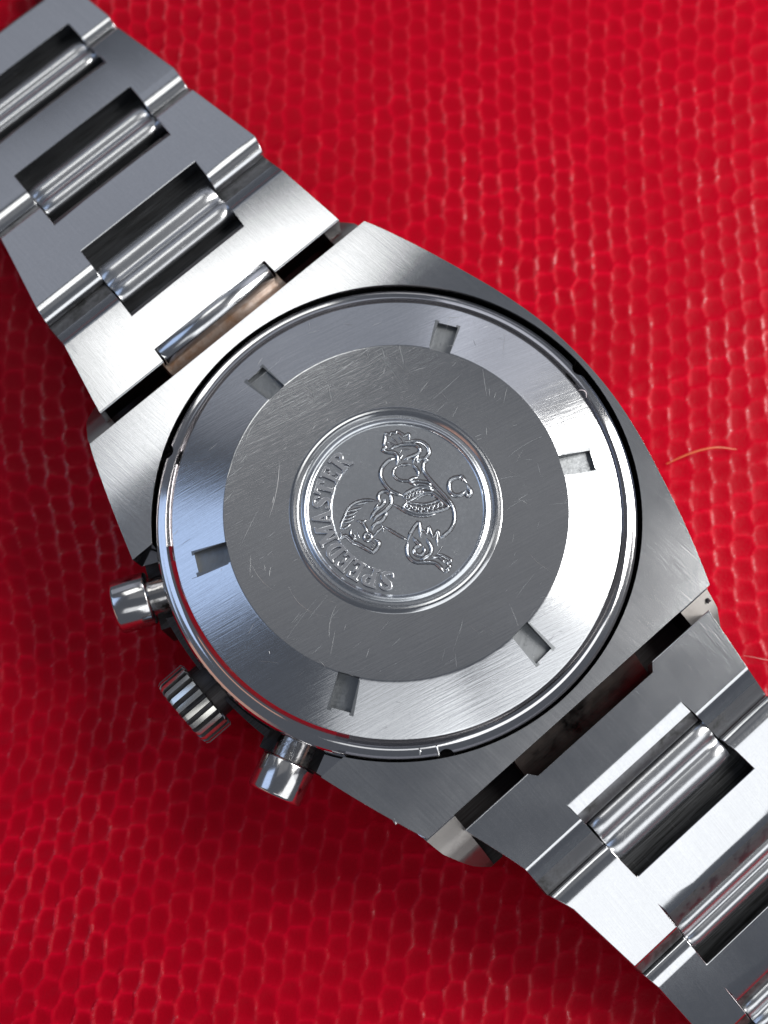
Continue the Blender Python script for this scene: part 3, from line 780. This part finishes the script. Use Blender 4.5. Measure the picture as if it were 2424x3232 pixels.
def make_link(name, side, t0, t1, t2, t3, z1, z2, pa, pb, edgeL, edgeR, pockL, pockR, near_drop=.11, far_drop=.09, notch=False, label=None, roll_in=.15):
    """side=+1 / -1: which end of the case. t0..t1 near roll, t1..t2 flat plate, t2..t3 far slope; pa..pb = solid middle"""
    zf = flat_line((t1, z1), (t2, z2))
    T = set([t0, t1, t2, t3, pa, pb])
    if t1 > t0:
        for u in (.12, .3, .5, .7, .86, .95): T.add(t1 - (t1 - t0) * u)
    for u in (.06, .15, .3, .5, .75): T.add(t2 + (t3 - t2) * u)
    T = sorted(T)
    def z(t):
        if t < t1:
            u = min(1, (t1 - t) / (t1 - t0))
            return zf(t) - near_drop * (1 - math.sqrt(max(0, 1 - u * u * .985)))
        if t > t2:
            u = (t - t2) / (t3 - t2)
            return zf(t) - far_drop * (u if u > .3 else u * u / .6 + .15 * u * (1 - u / .3) * 0 + (.15 * (u / .3) if u > 0 else 0) * 1.0)
        return zf(t)
    V, F, idx = [], [], {}
    def vid(x, t, zz):
        key = (round(x, 5), round(t, 5))
        if key not in idx:
            idx[key] = len(V); V.append((x, side * t, zz))
        return idx[key]
    def xl(t): return interp(t, edgeL)
    def xr(t): return interp(t, edgeR)
    def pl(t): return interp(t, pockL)
    def pr(t): return interp(t, pockR)
    for a, b in zip(T[:-1], T[1:]):
        za, zb = z(a), z(b)
        for x0, x1 in ((xl, pl), (pr, xr)):
            for k in range(3):
                def xx(t, j): return x0(t) + (x1(t) - x0(t)) * j / 3
                F.append((vid(xx(a, k), a, za), vid(xx(a, k + 1), a, za), vid(xx(b, k + 1), b, zb), vid(xx(b, k), b, zb)))
        if a >= pa - 1e-6 and b <= pb + 1e-6:
            for k in range(4):
                def xx(t, j): return pl(t) + (pr(t) - pl(t)) * j / 4
                F.append((vid(xx(a, k), a, za), vid(xx(a, k + 1), a, za), vid(xx(b, k + 1), b, zb), vid(xx(b, k), b, zb)))
    # rolled inner lip reaching down into the pocket
    if roll_in:
        prev = pb; zp = z(pb)
        ri = roll_in if side < 0 else .05
        for u in (.15, .35, .55, .75, .9, 1.0):
            t = pb + ri * u
            zz = zf(t) - .15 * (1 - math.sqrt(1 - (.78 * u) ** 2)) - .003
            for k in range(4):
                def xx(tt, j): return pl(tt) + .004 + (pr(tt) - pl(tt) - .008) * j / 4
                kk = lambda tt, j: xx(tt, j) if tt > pb + 1e-6 else pl(tt) + (pr(tt) - pl(tt)) * j / 4
                F.append((vid(kk(prev, k), prev, zp), vid(kk(prev, k + 1), prev, zp), vid(kk(t, k + 1), t, zz), vid(kk(t, k), t, zz)))
            prev, zp = t, zz
    bm = bmesh.new()
    bv = [bm.verts.new(v) for v in V]
    for fc in F:
        try: nf = bm.faces.new([bv[i] for i in fc])
        except ValueError: continue
        tm = abs(nf.calc_center_median().y)
        xm = nf.calc_center_median().x
        inner = pl(tm) < xm < pr(tm)
        if tm > t2 + (.42 if notch else .12) * (t3 - t2) and not inner: nf.material_index = 2  # dark steel paints the shade towards the crease
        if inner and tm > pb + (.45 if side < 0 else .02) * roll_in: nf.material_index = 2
    bmesh.ops.recalc_face_normals(bm, faces=bm.faces)
    for fc in bm.faces:
        pass
    if sum(fc.normal.z for fc in bm.faces) < 0: bmesh.ops.reverse_faces(bm, faces=bm.faces)
    top = list(bm.faces)
    ex = bmesh.ops.extrude_face_region(bm, geom=top)
    nv = [g for g in ex['geom'] if isinstance(g, bmesh.types.BMVert)]
    # the extruded copy becomes the visible top, the originals drop to make the underside
    for v in bm.verts:
        if v not in nv: v.co.z -= .17
    bmesh.ops.recalc_face_normals(bm, faces=bm.faces)
    me = bpy.data.meshes.new(name)
    bm.to_mesh(me); bm.free()
    for m in (M_LINK, M_POL, M_GROOVE_SHADE): me.materials.append(m)
    o = bpy.data.objects.new(name, me)
    COL.objects.link(o)
    o.parent = WATCH
    bevel(o, .015, 3, 42)
    finish(o, 34)
    weighted(o)
    if label: o['label'] = label
    return o

def center_link(side, ta, tb, za, zb, xL, xR, label=None):
    """double rolled middle piece: two humps with a valley"""
    L = tb - ta
    prof = []
    for k in range(25):
        u = k / 24
        h = abs(math.sin(2 * math.pi * u)) ** .62
        env = 1.0
        valley = .50 if .2 < u < .8 else 0.0
        h = .50 + .50 * max(h, valley)
        prof.append((ta + L * u, h))
    ns = 18
    V, F = [], []
    for j in range(ns + 1):
        s = j / ns
        x = xL + (xR - xL) * s
        e = min(s, 1 - s) * (xR - xL)
        end = math.sqrt(max(0, 1 - (1 - min(1, e / .03)) ** 2))
        for t, h in prof:
            tc = (ta + tb) / 2
            t2 = tc + (t - tc) * (.97 + .03 * end)
            zz = za + (zb - za) * (t - ta) / L - .105 * (1 - h) - .018 * (1 - end)
            V.append((x, side * t2, zz))
    m = len(prof)
    for j in range(ns):
        for k in range(m - 1):
            a = j * m + k
            F.append((a, a + 1, a + m + 1, a + m))
    bm = bmesh.new()
    bv = [bm.verts.new(v) for v in V]
    for fc in F: bm.faces.new([bv[i] for i in fc])
    bmesh.ops.recalc_face_normals(bm, faces=bm.faces)
    if sum(fc.normal.z for fc in bm.faces) < 0: bmesh.ops.reverse_faces(bm, faces=bm.faces)
    ex = bmesh.ops.extrude_face_region(bm, geom=list(bm.faces))
    nv = set(g for g in ex['geom'] if isinstance(g, bmesh.types.BMVert))
    for v in bm.verts:
        if v not in nv: v.co.z = min(za, zb) - .24
    bmesh.ops.recalc_face_normals(bm, faces=bm.faces)
    me = bpy.data.meshes.new('center_link')
    bm.to_mesh(me); bm.free()
    me.materials.append(M_SATINC)
    o = bpy.data.objects.new('center_link', me)
    COL.objects.link(o)
    o.parent = WATCH
    finish(o, 50)
    if label: o['label'] = label
    return o
M_SATINC = steel('satin_rolled_steel', rough=0.26, aniso=0.3, brush=0.0, streak=0.10, scratch=0.05)

TL = [(1.6, -.915), (1.655, -.911), (2.14, -.807), (2.36, -.80), (2.49, -.782), (3.05, -.661), (3.12, -.665), (3.31, -.64), (3.90, -.60), (4.07, -.585), (4.8, -.55)]
TR = [(1.6, .972), (1.635, .964), (2.13, .935), (2.34, .937), (2.47, .97), (3.07, .917), (3.12, .918), (3.31, .945), (3.90, .902), (3.956, .91), (4.07, .922), (4.8, .88)]
PL = [(1.6, -.43), (1.74, -.416), (2.0, -.384), (2.6, -.341), (2.89, -.349), (3.416, -.317), (3.72, -.31), (4.22, -.29), (4.8, -.28)]
PR = [(1.6, .45), (1.74, .45), (2.0, .51), (2.6, .581), (2.89, .596), (3.416, .649), (3.72, .661), (4.22, .685), (4.8, .69)]
ZT = [(1.6, -.150), (1.643, -.154), (2.137, -.212), (2.352, -.24), (2.484, -.262), (3.058, -.40), (3.125, -.42), (3.309, -.475), (3.90, -.66), (3.956, -.68), (4.07, -.72), (4.8, -.88)]
BL = [(1.58, -.90), (1.589, -.898), (1.965, -.781), (2.173, -.775), (2.319, -.722), (2.788, -.662), (2.984, -.631), (3.274, -.616), (4.2, -.58)]
BR = [(1.6, .972), (1.63, .967), (1.988, .923), (2.17, .925), (2.319, .93), (2.788, .90), (2.984, .90), (3.274, .88), (4.2, .84)]
QL = [(1.6, -.43), (1.66, -.382), (1.87, -.375), (2.43, -.327), (2.657, -.33), (3.284, -.33), (4.2, -.32)]
QR = [(1.6, .53), (1.66, .48), (1.87, .502), (2.43, .584), (2.657, .59), (3.284, .60), (4.2, .59)]
ZB = [(1.58, -.148), (1.61, -.151), (1.977, -.216), (2.173, -.271), (2.319, -.319), (2.788, -.519), (2.85, -.56), (2.984, -.623), (3.45, -.86), (4.2, -1.0)]

def zt(t): return interp(t, ZT)
def zb(t): return interp(t, ZB)
make_link('end_link', 1, 1.632, 1.643, 2.137, 2.352, zt(1.643), zt(2.137), 1.738, 2.008, TL, TR, PL, PR, near_drop=.012, far_drop=.10, notch=True, label='end link fitted between the upper lugs')
make_link('bracelet_link', 1, 2.354, 2.484, 3.058, 3.125, zt(2.484), zt(3.058), 2.60, 2.89, TL, TR, PL, PR, near_drop=.10, far_drop=.045)
make_link('bracelet_link', 1, 3.127, 3.309, 3.900, 3.956, zt(3.309), zt(3.9), 3.416, 3.72, TL, TR, PL, PR, near_drop=.11, far_drop=.045)
make_link('bracelet_link', 1, 3.958, 4.08, 4.66, 4.72, zt(4.08), zt(4.66), 4.22, 4.52, TL, TR, PL, PR, near_drop=.11, far_drop=.045)
make_link('end_link', -1, 1.600, 1.610, 1.977, 2.173, zb(1.61), zb(1.977), 1.650, 1.870, BL, BR, QL, QR, near_drop=.012, far_drop=.09, notch=True, label='end link fitted between the lower lugs')
make_link('bracelet_link', -1, 2.175, 2.319, 2.788, 2.86, zb(2.319), zb(2.788), 2.43, 2.657, BL, BR, QL, QR, near_drop=.09, far_drop=.05)
make_link('bracelet_link', -1, 2.862, 2.984, 3.45, 3.52, zb(2.984), zb(3.45), 3.075, 3.284, BL, BR, QL, QR, near_drop=.09, far_drop=.05)
M_BLACK = steel('slot_shade_steel', base=(0.018, 0.018, 0.018), rough=0.6, aniso=0.0, streak=0.3, scratch=0.1)  # near-black base stands for the shade in the bracelet slots
def cl(side, pn, pf, zfn, A, B):
    z0, z1 = (.24, .77) if side > 0 else (.27, .79)
    L = pf - pn
    ta, tb = pn + L * z0, pn + L * z1
    x0 = interp((ta + tb) / 2, A) + .008; x1 = interp((ta + tb) / 2, B) - .008
    c = center_link(side, ta, tb, zfn(ta) - .03, zfn(tb) - .03, x0, x1)
    a, b = pn - .02, pf + .09
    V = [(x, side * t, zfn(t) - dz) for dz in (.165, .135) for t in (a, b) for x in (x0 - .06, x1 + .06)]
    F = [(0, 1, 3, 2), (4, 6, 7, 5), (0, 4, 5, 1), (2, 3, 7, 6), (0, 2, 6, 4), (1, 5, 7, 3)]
    mesh_obj('slot_shade_plate', V, F, M_BLACK, c)  # plate added under the slot to make it read as shaded
cl(1, 2.008, 2.60, zt, PL, PR)
cl(1, 2.89, 3.416, zt, PL, PR)
cl(1, 3.72, 4.22, zt, PL, PR)
cl(-1, 1.870, 2.43, zb, QL, QR)
cl(-1, 2.657, 3.075, zb, QL, QR)
cl(-1, 3.284, 3.72, zb, QL, QR)

# spring bar barrels between the end links and the case
v, f = cyl((-.41, 1.70, -.235), (.44, 1.70, -.235), [(0, .06), (.008, .072), (.842, .072), (.85, .06)], 40)
mesh_obj('spring_bar_barrel', v, f, M_SATIN, WATCH, sharp=60)
def bridge(y0, y1, x0, x1, za, zb, m, lab):
    V, F = [], []
    n = 10
    for i in range(n + 1):
        u = i / n
        y = y0 + (y1 - y0) * u
        z = za + (zb - za) * u - .03 * math.sin(math.pi * u)
        V += [(x0, y, z), (x1, y, z), (x0, y, z - .12), (x1, y, z - .12)]
    for i in range(n):
        a = 4 * i
        F += [(a, a + 1, a + 5, a + 4), (a + 2, a + 6, a + 7, a + 3), (a, a + 4, a + 6, a + 2), (a + 1, a + 3, a + 7, a + 5)]
    F += [(0, 2, 3, 1), (4 * n, 4 * n + 1, 4 * n + 3, 4 * n + 2)]
    o = mesh_obj('spring_bar', V, F, m, WATCH, sharp=50)
    o['label'] = lab
bridge(1.524, 1.65, -.43, .47, -.19, -.26, M_TAN, 'tan stained bar seat between upper end link and case')
bridge(-1.494, -1.70, -.42, .52, -.31, -.44, M_RUSTD, 'dark brown bar seat between lower end link and case')

# ================================================================== loose fibres
def fibre(name, pts, w, col, label, emitless=True):
    t = NT(name + '_fibre_stuff')
    t.b.inputs['Base Color'].default_value = col + (1,)
    t.b.inputs['Roughness'].default_value = .45
    C = []
    P = [np.array(p, float) for p in pts]
    Q = [2 * P[0] - P[1]] + P + [2 * P[-1] - P[-2]]
    for i in range(1, len(Q) - 2):
        a, b, c, d = Q[i - 1:i + 3]
        for k in range(8):
            u = k / 8
            C.append(.5 * ((2 * b) + (c - a) * u + (2 * a - 5 * b + 4 * c - d) * u * u + (3 * b - 3 * c + d - a) * u ** 3))
    C.append(P[-1])
    V, F = [], []
    m = 6
    for i, c in enumerate(C):
        tg = C[min(i + 1, len(C) - 1)] - C[max(i - 1, 0)]
        tg = Vector(tg).normalized()
        u = tg.cross(Vector((0, 0, 1))).normalized(); ww = tg.cross(u)
        e = w * (.4 + .6 * math.sin(math.pi * (i + .5) / len(C)))
        for k in range(m):
            a = 2 * math.pi * k / m
            V.append(Vector(c) + (u * math.cos(a) + ww * math.sin(a)) * e)
    for i in range(len(C) - 1):
        for k in range(m):
            F.append((i * m + k, i * m + (k + 1) % m, (i + 1) * m + (k + 1) % m, (i + 1) * m + k))
    o = mesh_obj(name, V, F, t.m, None)
    o['category'] = 'fibre'
    o['label'] = label
    o['group'] = 'loose fibres on the leather and the watch'
    return o
fibre('orange_fibre', [(1.74, 0.543, -1.02), (1.839, 0.585, -1.0), (1.943, 0.622, -.99), (2.066, 0.645, -.99), (2.198, 0.64, -1.02)], .0055, (.60, .14, .05), 'short orange fibre lying on the leather right of the case')
fibre('pale_fibre', [(2.163, -0.704, -1.02), (2.231, -0.719, -1.0), (2.318, -0.736, -1.0), (2.5, -.75, -1.02)], .0022, (.6, .28, .26), 'thin pale hair on the leather beside the lower end link')
fibre('white_lint', [(1.08, 0.744, -0.108), (1.107, 0.739, -0.10), (1.123, 0.724, -0.108), (1.124, 0.701, -0.118)], .003, (.7, .6, .62), 'tiny curled white lint on the upper right rim of the case back')
fibre('dark_hair', [(1.144, 0.243, -0.052), (1.14, 0.213, -0.050), (1.119, 0.163, -0.043), (1.093, 0.108, -0.034)], .0015, (.25, .25, .25), 'very fine hair on the white ring next to the right notch')
